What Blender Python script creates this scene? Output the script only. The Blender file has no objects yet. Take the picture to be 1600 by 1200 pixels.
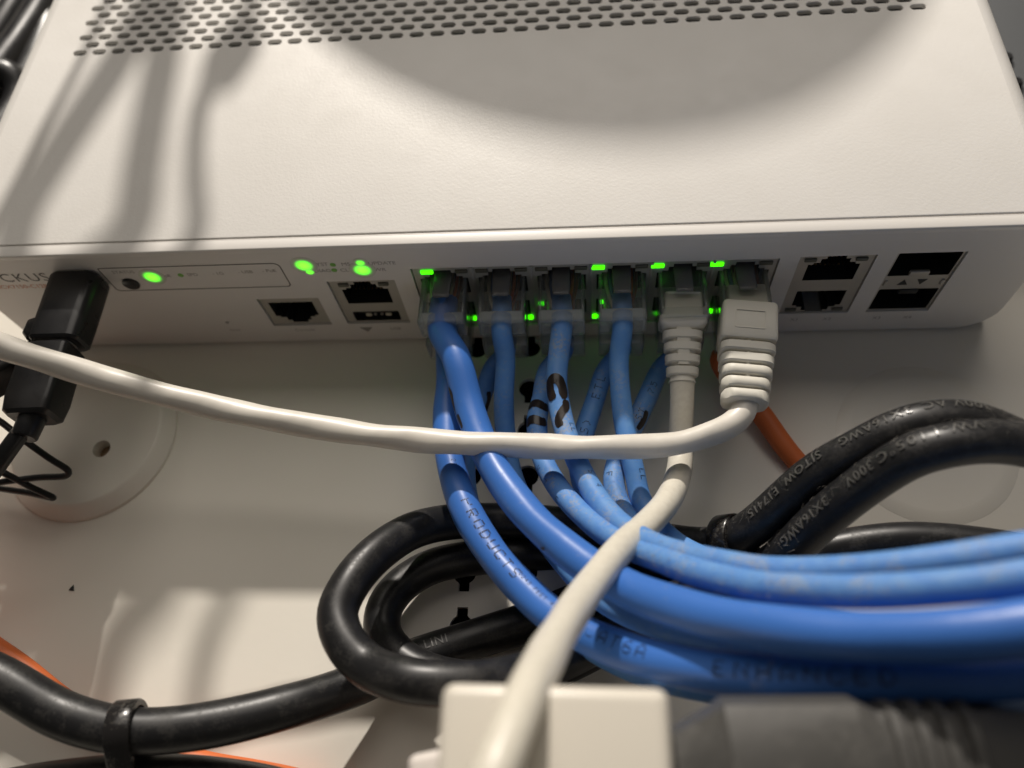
import bpy, bmesh, math, random
from mathutils import Vector, Matrix, noise
random.seed(4)
K = 0.001                                   # all numbers below are millimetres
SC = bpy.context.scene
COL = SC.collection
R = math.radians

# ------------------------------------------------------------------ camera, world, lamp, exposure
CAM_POS = Vector((39.949, -108.658, 180.726))
CAM_ROT = (0.481, 0.087, 0.029)
FPX = 1239.4                                # focal length in pixels of a 1600 wide picture
cam = bpy.data.cameras.new('camera')
cam.sensor_width = 36.0
cam.lens = FPX / 1600 * 36
cam.clip_start = 0.005
cam.clip_end = 20
cam.dof.use_dof = True
cam.dof.focus_distance = 0.174
cam.dof.aperture_fstop = 9.5
cam_ob = bpy.data.objects.new('camera', cam)
COL.objects.link(cam_ob)
cam_ob.location = CAM_POS * K
cam_ob.rotation_euler = CAM_ROT
SC.camera = cam_ob

world = bpy.data.worlds.new('World')
SC.world = world
world.use_nodes = True
bg = world.node_tree.nodes['Background']
bg.inputs['Color'].default_value = (1.0, 0.93, 0.83, 1)
bg.inputs['Strength'].default_value = 0.068

LDIR = Vector((-0.12, 0.81, 0.531)).normalized()
lamp = bpy.data.lights.new('ceiling_lamp', 'AREA')
lamp.shape = 'DISK'
lamp.size = 0.045
lamp.energy = 27
lamp.color = (1.0, 0.925, 0.835)
lamp_ob = bpy.data.objects.new('ceiling_lamp', lamp)
COL.objects.link(lamp_ob)
LPOS = Vector((40, 0, 42)) + LDIR * 1500
lamp_ob.location = LPOS * K
lamp_ob.rotation_euler = LDIR.to_track_quat('Z', 'Y').to_euler()

# light bounced off the ceiling above the cabinet, broad and soft
fill = bpy.data.lights.new('ceiling_bounce', 'AREA')
fill.shape = 'RECTANGLE'
fill.size = 1.2
fill.size_y = 0.9
fill.energy = 6.6
fill.color = (1.0, 0.92, 0.83)
fill_ob = bpy.data.objects.new('ceiling_bounce', fill)
COL.objects.link(fill_ob)
fill_ob.location = (0.0, 0.75, 1.15)
fill_ob.rotation_euler = Vector((0.0, 0.62, 1.0)).to_track_quat('Z', 'Y').to_euler()

SC.view_settings.view_transform = 'Standard'
SC.view_settings.look = 'None'
SC.view_settings.exposure = 0.0
SC.view_settings.gamma = 1.0
SC.view_settings.use_curve_mapping = False
SC.render.engine = 'CYCLES'
SC.cycles.use_denoising = True
SC.cycles.max_bounces = 10
SC.cycles.transparent_max_bounces = 12
SC.cycles.caustics_reflective = False
SC.cycles.caustics_refractive = False
SC.cycles.sample_clamp_indirect = 4

RM = Matrix.Rotation(CAM_ROT[2], 3, 'Z') @ Matrix.Rotation(CAM_ROT[1], 3, 'Y') @ Matrix.Rotation(CAM_ROT[0], 3, 'X')


def ray(u, v):
    return RM @ Vector(((u - 800) / FPX, (600 - v) / FPX, -1))


def at(u, v, d):
    """survey helper: the point seen at photo position u, v at distance d mm"""
    return CAM_POS + ray(u, v) * d


def on_z(u, v, z):
    d = ray(u, v)
    return CAM_POS + d * ((z - CAM_POS.z) / d.z)


# ------------------------------------------------------------------ materials
MAT = {}


def material(name, color, rough=0.5, metal=0.0, spec=0.5, trans=0.0, ior=1.45, emit=None, estr=0.0,
             bump=None, vary=None, dust=None, coat=0.0, rough_vary=0.0):
    m = bpy.data.materials.new(name)
    m.use_nodes = True
    nt = m.node_tree
    b = nt.nodes['Principled BSDF']
    b.inputs['Base Color'].default_value = (*color, 1)
    b.inputs['Roughness'].default_value = rough
    b.inputs['Metallic'].default_value = metal
    b.inputs['Specular IOR Level'].default_value = spec
    b.inputs['Transmission Weight'].default_value = trans
    b.inputs['IOR'].default_value = ior
    b.inputs['Coat Weight'].default_value = coat
    if emit:
        b.inputs['Emission Color'].default_value = (*emit, 1)
        b.inputs['Emission Strength'].default_value = estr
    geo = nt.nodes.new('ShaderNodeNewGeometry')

    def nz(scale, detail=3, dist=0.0):
        n = nt.nodes.new('ShaderNodeTexNoise')
        n.inputs['Scale'].default_value = scale
        n.inputs['Detail'].default_value = detail
        n.inputs['Distortion'].default_value = dist
        nt.links.new(geo.outputs['Position'], n.inputs['Vector'])
        return n
    col = None
    if vary:                                # (second colour, noise scale, amount)
        n = nz(vary[1], 4)
        ramp = nt.nodes.new('ShaderNodeMapRange')
        ramp.inputs['From Min'].default_value = 0.35
        ramp.inputs['From Max'].default_value = 0.7
        ramp.inputs['To Max'].default_value = vary[2]
        nt.links.new(n.outputs['Fac'], ramp.inputs['Value'])
        mx = nt.nodes.new('ShaderNodeMix')
        mx.data_type = 'RGBA'
        mx.inputs[6].default_value = (*color, 1)
        mx.inputs[7].default_value = (*vary[0], 1)
        nt.links.new(ramp.outputs['Result'], mx.inputs[0])
        col = mx.outputs[2]
    if dust:                                # (colour, scale, threshold, amount): lint lying on upward faces
        n1 = nz(dust[1], 5, 0.6)
        n2 = nz(dust[1] * 0.13, 2)
        add = nt.nodes.new('ShaderNodeMath')
        add.operation = 'MULTIPLY'
        nt.links.new(n1.outputs['Fac'], add.inputs[0])
        nt.links.new(n2.outputs['Fac'], add.inputs[1])
        sep = nt.nodes.new('ShaderNodeSeparateXYZ')
        nt.links.new(geo.outputs['Normal'], sep.inputs[0])
        up = nt.nodes.new('ShaderNodeMapRange')
        up.inputs['From Min'].default_value = -0.1
        up.inputs['From Max'].default_value = 0.9
        nt.links.new(sep.outputs['Z'], up.inputs['Value'])
        mr = nt.nodes.new('ShaderNodeMapRange')
        mr.inputs['From Min'].default_value = dust[2]
        mr.inputs['From Max'].default_value = dust[2] + 0.1
        mr.inputs['To Max'].default_value = dust[3]
        nt.links.new(add.outputs[0], mr.inputs['Value'])
        mul = nt.nodes.new('ShaderNodeMath')
        mul.operation = 'MULTIPLY'
        nt.links.new(mr.outputs['Result'], mul.inputs[0])
        nt.links.new(up.outputs['Result'], mul.inputs[1])
        mx = nt.nodes.new('ShaderNodeMix')
        mx.data_type = 'RGBA'
        if col is not None:
            nt.links.new(col, mx.inputs[6])
        else:
            mx.inputs[6].default_value = (*color, 1)
        mx.inputs[7].default_value = (*dust[0], 1)
        nt.links.new(mul.outputs[0], mx.inputs[0])
        col = mx.outputs[2]
        rr = nt.nodes.new('ShaderNodeMapRange')
        rr.inputs['To Min'].default_value = rough
        rr.inputs['To Max'].default_value = 0.85
        nt.links.new(mul.outputs[0], rr.inputs['Value'])
        nt.links.new(rr.outputs['Result'], b.inputs['Roughness'])
    elif rough_vary:
        n = nz(180, 4)
        rr = nt.nodes.new('ShaderNodeMapRange')
        rr.inputs['From Min'].default_value = 0.3
        rr.inputs['From Max'].default_value = 0.7
        rr.inputs['To Min'].default_value = rough - rough_vary
        rr.inputs['To Max'].default_value = rough + rough_vary
        nt.links.new(n.outputs['Fac'], rr.inputs['Value'])
        nt.links.new(rr.outputs['Result'], b.inputs['Roughness'])
    if col is not None:
        nt.links.new(col, b.inputs['Base Color'])
    if bump:                                # (scale, height in mm, detail)
        n = nz(bump[0], bump[2] if len(bump) > 2 else 2)
        bp = nt.nodes.new('ShaderNodeBump')
        bp.inputs['Strength'].default_value = 1.0
        bp.inputs['Distance'].default_value = bump[1] * K
        nt.links.new(n.outputs['Fac'], bp.inputs['Height'])
        nt.links.new(bp.outputs['Normal'], b.inputs['Normal'])
    MAT[name] = m
    return m


material('cover_paint', (0.82, 0.80, 0.765), rough=0.36, spec=0.5, bump=(1500, 0.036, 2), rough_vary=0.06, vary=((0.74, 0.715, 0.67), 60, 0.3))
material('bezel_plastic', (0.74, 0.715, 0.68), rough=0.42, bump=(2600, 0.012))
material('panel_paint', (0.86, 0.82, 0.735), rough=0.38, bump=(500, 0.02), vary=((0.80, 0.755, 0.665), 35, 0.35))
material('blue_jacket', (0.045, 0.155, 0.50), rough=0.36, bump=(160, 0.09, 3), dust=((0.30, 0.33, 0.38), 900, 0.37, 0.3))
material('pale_blue_jacket', (0.085, 0.245, 0.60), rough=0.5, bump=(500, 0.05), dust=((0.30, 0.34, 0.40), 1200, 0.29, 0.3),
         vary=((0.13, 0.30, 0.60), 420, 0.7))
material('dusty_blue_jacket', (0.085, 0.235, 0.57), rough=0.55, bump=(600, 0.06), dust=((0.32, 0.33, 0.34), 1500, 0.275, 0.6),
         vary=((0.14, 0.30, 0.57), 420, 0.7))
material('white_jacket', (0.70, 0.665, 0.60), rough=0.36, bump=(110, 0.3, 2), vary=((0.55, 0.50, 0.42), 500, 0.18))
material('cream_jacket', (0.68, 0.645, 0.555), rough=0.36, bump=(260, 0.05, 2), vary=((0.42, 0.37, 0.29), 900, 0.22))
material('boot_rubber', (0.66, 0.635, 0.56), rough=0.5, bump=(900, 0.02))
material('cord_rubber', (0.012, 0.012, 0.013), rough=0.37, bump=(200, 0.04, 2), dust=((0.085, 0.08, 0.072), 2200, 0.24, 0.22))
material('cord_lettering', (0.10, 0.097, 0.09), rough=0.3, spec=0.8)
material('black_plastic', (0.012, 0.012, 0.013), rough=0.34, bump=(900, 0.02), rough_vary=0.08)
material('black_nylon', (0.016, 0.015, 0.015), rough=0.2, dust=((0.13, 0.12, 0.10), 1500, 0.30, 0.4))
material('orange_jacket', (0.68, 0.165, 0.045), rough=0.5, bump=(400, 0.04), vary=((0.62, 0.14, 0.04), 150, 0.5))
material('steel_shield', (0.50, 0.475, 0.43), rough=0.42, metal=0.55, rough_vary=0.1)
material('dark_shield', (0.48, 0.47, 0.43), rough=0.45, metal=0.4, rough_vary=0.1)
material('jack_plastic', (0.015, 0.016, 0.016), rough=0.4)
material('void_black', (0.006, 0.006, 0.006), rough=0.8)
material('inner_dark', (0.03, 0.03, 0.03), rough=0.7)
material('gold', (0.75, 0.52, 0.2), rough=0.3, metal=1.0)


def clear_plastic(name, tint, body, amount, rough):
    """thin clear plastic: mostly see-through, shiny towards its edges, a little milky"""
    m = bpy.data.materials.new(name)
    m.use_nodes = True
    nt = m.node_tree
    out = nt.nodes['Material Output']
    b = nt.nodes['Principled BSDF']
    b.inputs['Base Color'].default_value = (*body, 1)
    b.inputs['Roughness'].default_value = rough
    b.inputs['Specular IOR Level'].default_value = 0.8
    tr = nt.nodes.new('ShaderNodeBsdfTransparent')
    tr.inputs['Color'].default_value = (*tint, 1)
    fr = nt.nodes.new('ShaderNodeFresnel')
    fr.inputs['IOR'].default_value = 1.5
    mr = nt.nodes.new('ShaderNodeMapRange')
    mr.inputs['To Min'].default_value = amount
    mr.inputs['To Max'].default_value = 0.9
    nt.links.new(fr.outputs['Fac'], mr.inputs['Value'])
    mx = nt.nodes.new('ShaderNodeMixShader')
    nt.links.new(mr.outputs['Result'], mx.inputs['Fac'])
    nt.links.new(tr.outputs['BSDF'], mx.inputs[1])
    nt.links.new(b.outputs['BSDF'], mx.inputs[2])
    nt.links.new(mx.outputs['Shader'], out.inputs['Surface'])
    MAT[name] = m


clear_plastic('clear_plug', (0.95, 0.96, 0.95), (0.70, 0.72, 0.70), 0.08, 0.05)
clear_plastic('milky_plug', (0.92, 0.93, 0.92), (0.70, 0.72, 0.70), 0.22, 0.06)
clear_plastic('latch_clear', (0.75, 0.75, 0.75), (0.30, 0.30, 0.30), 0.4, 0.12)
material('led_green', (0.1, 0.6, 0.05), emit=(0.05, 1.0, 0.0), estr=2.2)
material('led_bright', (0.1, 0.6, 0.05), emit=(0.06, 1.0, 0.0), estr=2.8)


def led_bloom(name, rad, strength):  # oversized lens whose emission fades outward, imitating bloom round the LED
    m = bpy.data.materials.new(name)
    m.use_nodes = True
    nt = m.node_tree
    b = nt.nodes['Principled BSDF']
    b.inputs['Base Color'].default_value = (0.62, 0.63, 0.54, 1)
    b.inputs['Roughness'].default_value = 0.4
    b.inputs['Emission Color'].default_value = (0.075, 1.0, 0.0, 1)
    tc = nt.nodes.new('ShaderNodeTexCoord')
    ln = nt.nodes.new('ShaderNodeVectorMath')
    ln.operation = 'LENGTH'
    nt.links.new(tc.outputs['Object'], ln.inputs[0])
    mr = nt.nodes.new('ShaderNodeMapRange')
    mr.interpolation_type = 'SMOOTHERSTEP'
    mr.inputs['From Min'].default_value = rad * K * 0.1
    mr.inputs['From Max'].default_value = rad * K
    mr.inputs['To Min'].default_value = 1.0
    mr.inputs['To Max'].default_value = 0.0
    nt.links.new(ln.outputs['Value'], mr.inputs['Value'])
    pw = nt.nodes.new('ShaderNodeMath')
    pw.operation = 'POWER'
    pw.inputs[1].default_value = 2.0
    nt.links.new(mr.outputs['Result'], pw.inputs[0])
    mu = nt.nodes.new('ShaderNodeMath')
    mu.operation = 'MULTIPLY'
    mu.inputs[1].default_value = strength
    nt.links.new(pw.outputs[0], mu.inputs[0])
    nt.links.new(mu.outputs[0], b.inputs['Emission Strength'])
    MAT[name] = m


led_bloom('led_bloom', 3.2, 3.4)
led_bloom('led_bloom_small', 1.8, 2.0)
material('led_dim', (0.16, 0.3, 0.08), emit=(0.12, 0.5, 0.02), estr=0.05, rough=0.3)
material('led_off', (0.10, 0.10, 0.075), rough=0.3)
material('print_grey', (0.10, 0.095, 0.09), rough=0.6)
material('print_pale', (0.30, 0.28, 0.26), rough=0.6)
material('print_orange', (0.60, 0.22, 0.10), rough=0.6)
material('seam_grey', (0.16, 0.15, 0.135), rough=0.7)
material('cable_print', (0.012, 0.016, 0.03), rough=0.6)
material('marker_ink', (0.018, 0.013, 0.011), rough=0.28)
material('adapter_white', (0.70, 0.655, 0.57), rough=0.3, bump=(1500, 0.008))
material('adapter_pink', (0.68, 0.63, 0.585), rough=0.4)
material('grey_rubber', (0.075, 0.073, 0.069), rough=0.38, bump=(220, 0.08, 4), dust=((0.12, 0.115, 0.105), 700, 0.24, 0.3))
material('slate_plastic', (0.075, 0.08, 0.085), rough=0.5, bump=(1200, 0.02))
material('wire_orange', (0.65, 0.16, 0.03), rough=0.4)
material('wire_pale', (0.72, 0.66, 0.52), rough=0.4)
material('wire_blue', (0.08, 0.16, 0.42), rough=0.4)
material('wire_green', (0.05, 0.25, 0.08), rough=0.4)
material('wire_brown', (0.25, 0.10, 0.04), rough=0.4)
material('lint_fibre', (0.34, 0.32, 0.29), rough=0.9)
material('tan_card', (0.30, 0.20, 0.12), rough=0.8)
material('caster_black', (0.03, 0.03, 0.03), rough=0.6)

# ------------------------------------------------------------------ object helpers
ORG = {}


def thing(name, loc, label, cat, group=None):
    o = bpy.data.objects.new(name, None)
    COL.objects.link(o)
    o.empty_display_size = 0.01
    o.location = Vector(loc) * K
    ORG[o.name] = Vector(loc)
    o['label'] = label
    o['category'] = cat
    if group:
        o['group'] = group
    return o


def tag(o, label=None, cat=None, group=None, kind=None):
    if label:
        o['label'] = label
    if cat:
        o['category'] = cat
    if group:
        o['group'] = group
    if kind:
        o['kind'] = kind
    return o


def mesh(name, verts, faces, mat, parent=None, smooth=None):
    """one mesh object from millimetre world coordinates; origin at its centre"""
    verts = [Vector(v) for v in verts]
    lo = Vector((min(v.x for v in verts), min(v.y for v in verts), min(v.z for v in verts)))
    hi = Vector((max(v.x for v in verts), max(v.y for v in verts), max(v.z for v in verts)))
    c = (lo + hi) / 2
    me = bpy.data.meshes.new(name)
    me.from_pydata([(v - c) * K for v in verts], [], faces)
    me.materials.append(MAT[mat])
    if smooth is not None:
        me.polygons.foreach_set('use_smooth', [True] * len(me.polygons))
        me.set_sharp_from_angle(angle=R(smooth))
    me.update()
    o = bpy.data.objects.new(name, me)
    COL.objects.link(o)
    ORG[o.name] = c
    if parent:
        o.parent = parent
        o.location = (c - ORG[parent.name]) * K
    else:
        o.location = c * K
    return o


def inst(src, c, parent, name=None):
    o = bpy.data.objects.new(name or src.name.split('.')[0], src.data)
    COL.objects.link(o)
    ORG[o.name] = Vector(c)
    o.parent = parent
    o.location = (Vector(c) - ORG[parent.name]) * K
    return o


def bm_out(bm):
    bm.verts.index_update()
    v = [x.co.copy() for x in bm.verts]
    f = [[x.index for x in q.verts] for q in bm.faces]
    bm.free()
    return v, f


def box_vf(c, size, bev=0.0, seg=2, rot=None):
    bm = bmesh.new()
    bmesh.ops.create_cube(bm, size=1.0)
    for v in bm.verts:
        v.co = Vector((v.co.x * size[0], v.co.y * size[1], v.co.z * size[2]))
    if bev:
        bmesh.ops.bevel(bm, geom=bm.edges[:], offset=bev, segments=seg, profile=0.5, affect='EDGES')
    for v in bm.verts:
        v.co = (rot @ v.co if rot else v.co) + Vector(c)
    bmesh.ops.recalc_face_normals(bm, faces=bm.faces[:])
    return bm_out(bm)


def rbox(name, c, size, bev, mat, parent=None, rot=None, seg=3, smooth=35):
    v, f = box_vf(c, size, bev, seg, rot)
    return mesh(name, v, f, mat, parent, smooth)


def join(*vfs):
    V, F = [], []
    for v, f in vfs:
        n = len(V)
        V += list(v)
        F += [[i + n for i in q] for q in f]
    return V, F


def rr_loop(x0, x1, z0, z1, r, k=6):
    """rounded rectangle, r = radius or (bl, br, tr, tl)"""
    if not isinstance(r, (tuple, list)):
        r = (r,) * 4
    out = []
    for (cx, cz, a0, q) in ((x0 + r[0], z0 + r[0], 180, r[0]), (x1 - r[1], z0 + r[1], 270, r[1]),
                            (x1 - r[2], z1 - r[2], 0, r[2]), (x0 + r[3], z1 - r[3], 90, r[3])):
        for i in range(k + 1):
            a = R(a0 + 90 * i / k)
            out.append((cx + q * math.cos(a), cz + q * math.sin(a)))
    return out


def circ_loop(cx, cz, r, n=20):
    return [(cx + r * math.cos(2 * math.pi * i / n), cz + r * math.sin(2 * math.pi * i / n)) for i in range(n)]


def plate_vf(outer, holes, to3, depth3=None):
    """flat plate with real openings: outer loop + hole loops (2D), to3 maps 2D to 3D, depth3 gives the rim's back edge"""
    bm = bmesh.new()
    edges = []
    loops = [outer] + list(holes)
    for lp in loops:
        vs = [bm.verts.new((p[0], p[1], 0)) for p in lp]
        for i in range(len(vs)):
            edges.append(bm.edges.new((vs[i], vs[(i + 1) % len(vs)])))
    bmesh.ops.triangle_fill(bm, edges=edges, use_beauty=True, use_dissolve=False, normal=(0, 0, 1))
    v, f = bm_out(bm)
    V = [to3(p.x, p.y) for p in v]
    F = f
    if depth3:
        for lp in loops:
            n = len(V)
            m = len(lp)
            V += [to3(*p) for p in lp] + [depth3(*p) for p in lp]
            F = F + [[n + i, n + (i + 1) % m, n + m + (i + 1) % m, n + m + i] for i in range(m)]
    return V, F


# ------------------------------------------------------------------ tubes, wrapped print
def catmull(pts, sub=14):
    P = [pts[0] * 2 - pts[1]] + list(pts) + [pts[-1] * 2 - pts[-2]]
    out = []
    for i in range(1, len(P) - 2):
        p0, p1, p2, p3 = P[i - 1], P[i], P[i + 1], P[i + 2]
        t0 = 0
        t1 = t0 + max((p1 - p0).length, 1e-4) ** 0.5
        t2 = t1 + max((p2 - p1).length, 1e-4) ** 0.5
        t3 = t2 + max((p3 - p2).length, 1e-4) ** 0.5
        for s in range(sub):
            t = t1 + (t2 - t1) * s / sub
            a1 = p0 * ((t1 - t) / (t1 - t0)) + p1 * ((t - t0) / (t1 - t0))
            a2 = p1 * ((t2 - t) / (t2 - t1)) + p2 * ((t - t1) / (t2 - t1))
            a3 = p2 * ((t3 - t) / (t3 - t2)) + p3 * ((t - t2) / (t3 - t2))
            b1 = a1 * ((t2 - t) / (t2 - t0)) + a2 * ((t - t0) / (t2 - t0))
            b2 = a2 * ((t3 - t) / (t3 - t1)) + a3 * ((t - t1) / (t3 - t1))
            out.append(b1 * ((t2 - t) / (t2 - t1)) + b2 * ((t - t1) / (t2 - t1)))
    out.append(pts[-1].copy())
    return out


class Path:
    def __init__(self, pts, step=1.2, closed=False):
        raw = catmull([Vector(p) for p in pts])
        # smooth a little, then resample evenly
        for _ in range(6):
            raw = [raw[0]] + [(raw[i - 1] + raw[i] * 2 + raw[i + 1]) / 4 for i in range(1, len(raw) - 1)] + [raw[-1]]
        acc = [0.0]
        for a, b in zip(raw, raw[1:]):
            acc.append(acc[-1] + (b - a).length)
        L = acc[-1]
        n = max(2, int(L / step))
        self.p = []
        j = 0
        for i in range(n + 1):
            s = L * i / n
            while j < len(acc) - 2 and acc[j + 1] < s:
                j += 1
            t = (s - acc[j]) / max(acc[j + 1] - acc[j], 1e-9)
            self.p.append(raw[j].lerp(raw[j + 1], t))
        self.L = L
        self.n = n
        self.t = []
        for i in range(n + 1):
            a = self.p[max(i - 1, 0)]
            b = self.p[min(i + 1, n)]
            self.t.append((b - a).normalized())
        # parallel transport frames
        self.N = []
        v = self.t[0].orthogonal().normalized()
        for i in range(n + 1):
            v = (v - self.t[i] * v.dot(self.t[i])).normalized()
            self.N.append(v)

    def frame(self, s, ref):
        x = min(max(s / self.L, 0), 1) * self.n
        i = min(int(x), self.n - 1)
        f = x - i
        p = self.p[i].lerp(self.p[i + 1], f)
        t = self.t[i].lerp(self.t[i + 1], f).normalized()
        n = (ref - t * ref.dot(t)).normalized()
        return p, t, n, n.cross(t)

    def near(self, q):
        """arc length of the path point closest to q"""
        i = min(range(self.n + 1), key=lambda k: (self.p[k] - q).length_squared)
        return self.L * i / self.n


def tube_vf(path, r, n=20, wob=0.0, seed=0.0):
    V, F = [], []
    for i, p in enumerate(path.p):
        t, a = path.t[i], path.N[i]
        b = t.cross(a)
        for k in range(n):
            th = 2 * math.pi * k / n
            rr = r
            if wob:
                rr = r + wob * (noise.noise(Vector((i * 0.13 + seed, math.cos(th) * 0.6, math.sin(th) * 0.6))) + 0.55 * math.cos(2 * th + i * 0.28 + 1.5 * noise.noise(Vector((i * 0.03, seed, 0)))))
            V.append(p + (a * math.cos(th) + b * math.sin(th)) * rr)
    m = len(path.p)
    for i in range(m - 1):
        for k in range(n):
            F.append([i * n + k, i * n + (k + 1) % n, (i + 1) * n + (k + 1) % n, (i + 1) * n + k])
    F.append(list(range(n))[::-1])
    F.append([(m - 1) * n + k for k in range(n)])
    return V, F


def tube(name, pts, r, mat, parent=None, n=22, step=1.2, wob=0.0, seed=0.0):
    path = Path(pts, step)
    v, f = tube_vf(path, r, n, wob, seed)
    return mesh(name, v, f, mat, parent, 50), path


def ext(pts, a=0.0, b=0.0):
    """let a run of cable go on straight past its first and last points"""
    pts = [Vector(p) for p in pts]
    if a:
        d = (pts[0] - pts[1]).normalized()
        pts = [pts[0] + d * a, pts[0] + d * a * 0.5] + pts
    if b:
        d = (pts[-1] - pts[-2]).normalized()
        pts = pts + [pts[-1] + d * b * 0.5, pts[-1] + d * b]
    return pts


def text2d(s, size, space=1.0, cuts=False):
    cu = bpy.data.curves.new('t', 'FONT')
    cu.body = s
    cu.size = size
    cu.resolution_u = 3
    cu.space_character = space
    cu.align_x = 'CENTER'
    cu.align_y = 'CENTER'
    ob = bpy.data.objects.new('t', cu)
    COL.objects.link(ob)
    dg = bpy.context.evaluated_depsgraph_get()
    me = bpy.data.meshes.new_from_object(ob.evaluated_get(dg))
    bm = bmesh.new()
    bm.from_mesh(me)
    bpy.data.objects.remove(ob)
    bpy.data.curves.remove(cu)
    bpy.data.meshes.remove(me)
    if cuts:
        ys = [v.co.y for v in bm.verts]
        y0, y1 = min(ys), max(ys)
        for i in range(1, 7):
            g = bm.verts[:] + bm.edges[:] + bm.faces[:]
            bmesh.ops.bisect_plane(bm, geom=g, plane_co=(0, y0 + (y1 - y0) * i / 7, 0), plane_no=(0, 1, 0))
    v, f = bm_out(bm)
    return [(p.x, p.y) for p in v], f


GLYPH = {'P': 'F8 84 84 F8 80 80 80', 'R': 'F8 84 84 F8 A0 90 88', 'O': '78 84 84 84 84 84 78', 'D': 'F0 88 84 84 84 88 F0', 'U': '84 84 84 84 84 84 78',
         'C': '78 84 80 80 80 84 78', 'T': 'F8 20 20 20 20 20 20', 'S': '78 80 80 70 08 08 F0', 'A': '30 48 84 84 FC 84 84', '6': '38 40 80 F8 84 84 78',
         'E': 'F8 80 80 F0 80 80 F8', 'N': '84 C4 A4 94 8C 84 84', 'H': '84 84 84 FC 84 84 84', '(': '20 40 80 80 80 40 20', ')': '80 40 20 20 20 40 80',
         'L': '80 80 80 80 80 80 F8', '7': 'F8 08 10 20 40 40 40', '5': 'F8 80 F0 08 08 88 70', 'F': 'F8 80 80 F0 80 80 80', '0': '70 88 88 88 88 88 70',
         '2': '70 88 08 30 40 80 F8', '4': '10 30 50 90 F8 10 10', '3': 'F0 08 08 70 08 08 F0', 'W': '88 88 88 A8 A8 D8 88', 'G': '78 80 80 9C 84 84 78', 'V': '88 88 88 50 50 20 20',
         ' ': '00 00 00 00 00 00 00'}


def dots2d(s, size, space=1.1):
    """ink-jet lettering: rows of small dots, seven high"""
    p = size * 0.7 / 7
    V, F = [], []
    w = len(s) * 7 * p * space
    for k, ch in enumerate(s):
        for row, hx in enumerate(GLYPH[ch].split()):
            bits = int(hx, 16)
            for c in range(6):
                if bits & (0x80 >> c) and random.random() > 0.015:
                    x = -w / 2 + k * 7 * p * space + c * p + random.uniform(-.08, .08) * p
                    y = (3 - row) * p + random.uniform(-.08, .08) * p
                    r = p * random.uniform(0.42, 0.54)
                    n = len(V)
                    V += [(x + r * math.cos(q * math.pi / 3), y + r * math.sin(q * math.pi / 3)) for q in range(6)]
                    F.append([n + q for q in range(6)])
    return V, F


def wrap_vf(v2, f, path, r, s0, th0, ref, lift=0.05, flip=False):
    """lay a flat drawing (x along the cable, y round it) on the cable's surface"""
    V = []
    for x, y in v2:
        if flip:
            x, y = -x, -y
        p, t, n, b = path.frame(s0 + x, ref)
        th = th0 + y / r
        V.append(p + (n * math.cos(th) + b * math.sin(th)) * (r + lift))
    return V, f


def stroke2d(pts, w, k=10):
    """a marker stroke as a strip of quads with round ends"""
    P = catmull([Vector((a, b, 0)) for a, b in pts], 6)
    V, F = [], []
    m = len(P)
    for i, p in enumerate(P):
        t = (P[min(i + 1, m - 1)] - P[max(i - 1, 0)]).normalized()
        nrm = Vector((-t.y, t.x, 0))
        e = min(i, m - 1 - i)
        ww = w * (0.55, 0.85, 0.97, 1.0)[min(e, 3)] * (1 + 0.12 * noise.noise(Vector((i * 0.5, w, 0))))
        for q in (-1, -0.5, 0, 0.5, 1):
            a = p + nrm * ww / 2 * q
            V.append((a.x, a.y))
        if i:
            for q in range(4):
                F.append([(i - 1) * 5 + q, (i - 1) * 5 + q + 1, i * 5 + q + 1, i * 5 + q])
    return V, F


UP = Vector((0, -0.25, 1)).normalized()


def print_on(parent, path, r, s, size, where, th=0.0, mat='cable_print', name='printed_lettering', flip=False, space=1.1, lift=0.05, ref=UP):
    v2, f = dots2d(s, size, space)
    v, f = wrap_vf(v2, f, path, r, path.near(where), th, ref, lift, flip)
    return mesh(name, v, f, mat, parent)


def marker_on(parent, path, r, pts, w, where, th=0.0, ref=UP):
    v2, f = stroke2d(pts, w)
    v, f = wrap_vf(v2, f, path, r, path.near(where), th, ref, 0.07)
    return mesh('marker_stroke', v, f, 'marker_ink', parent, 60)


def loft(name, o, axis, up, secs, mat, parent, k=4, smooth=40):
    """rounded-rectangle sections (t, width, height, radius[, dy]) along axis from o"""
    a = Vector(axis).normalized()
    u = Vector(up)
    u = (u - a * u.dot(a)).normalized()
    s = a.cross(u)
    V, F = [], []
    m = 4 * (k + 1)
    for sec in secs:
        t, w, h, r = sec[:4]
        lp = rr_loop(-w / 2, w / 2, -h / 2, h / 2, min(r, w / 2 - 0.01, h / 2 - 0.01), k)
        for x, z in lp:
            V.append(Vector(o) + a * t + s * x + u * (z + (sec[4] if len(sec) > 4 else 0)))
    for i in range(len(secs) - 1):
        for j in range(m):
            F.append([i * m + j, (i + 1) * m + j, (i + 1) * m + (j + 1) % m, i * m + (j + 1) % m])
    F.append(list(range(m)))
    F.append([(len(secs) - 1) * m + j for j in range(m)][::-1])
    bm = bmesh.new()
    bv = [bm.verts.new(v) for v in V]
    for q in F:
        bm.faces.new([bv[i] for i in q])
    bmesh.ops.recalc_face_normals(bm, faces=bm.faces[:])
    V, F = bm_out(bm)
    return mesh(name, V, F, mat, parent, smooth)


# ================================================================== the setting: cabinet back panel
PZ = -2.0


def keyhole(cx, cy, d):
    """round hole with a square notch pointing towards +y (d=1) or -y (d=-1)"""
    r, hw, hl = 2.75, 1.25, 4.4
    a0 = math.asin(hw / r)
    out = []
    n = 18
    for i in range(n + 1):
        a = math.pi / 2 + a0 + (2 * math.pi - 2 * a0) * i / n
        out.append((r * math.cos(a), r * math.sin(a)))
    out += [(hw, hl), (-hw, hl)]
    return [(cx + x, cy + d * y) for x, y in out]


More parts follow.
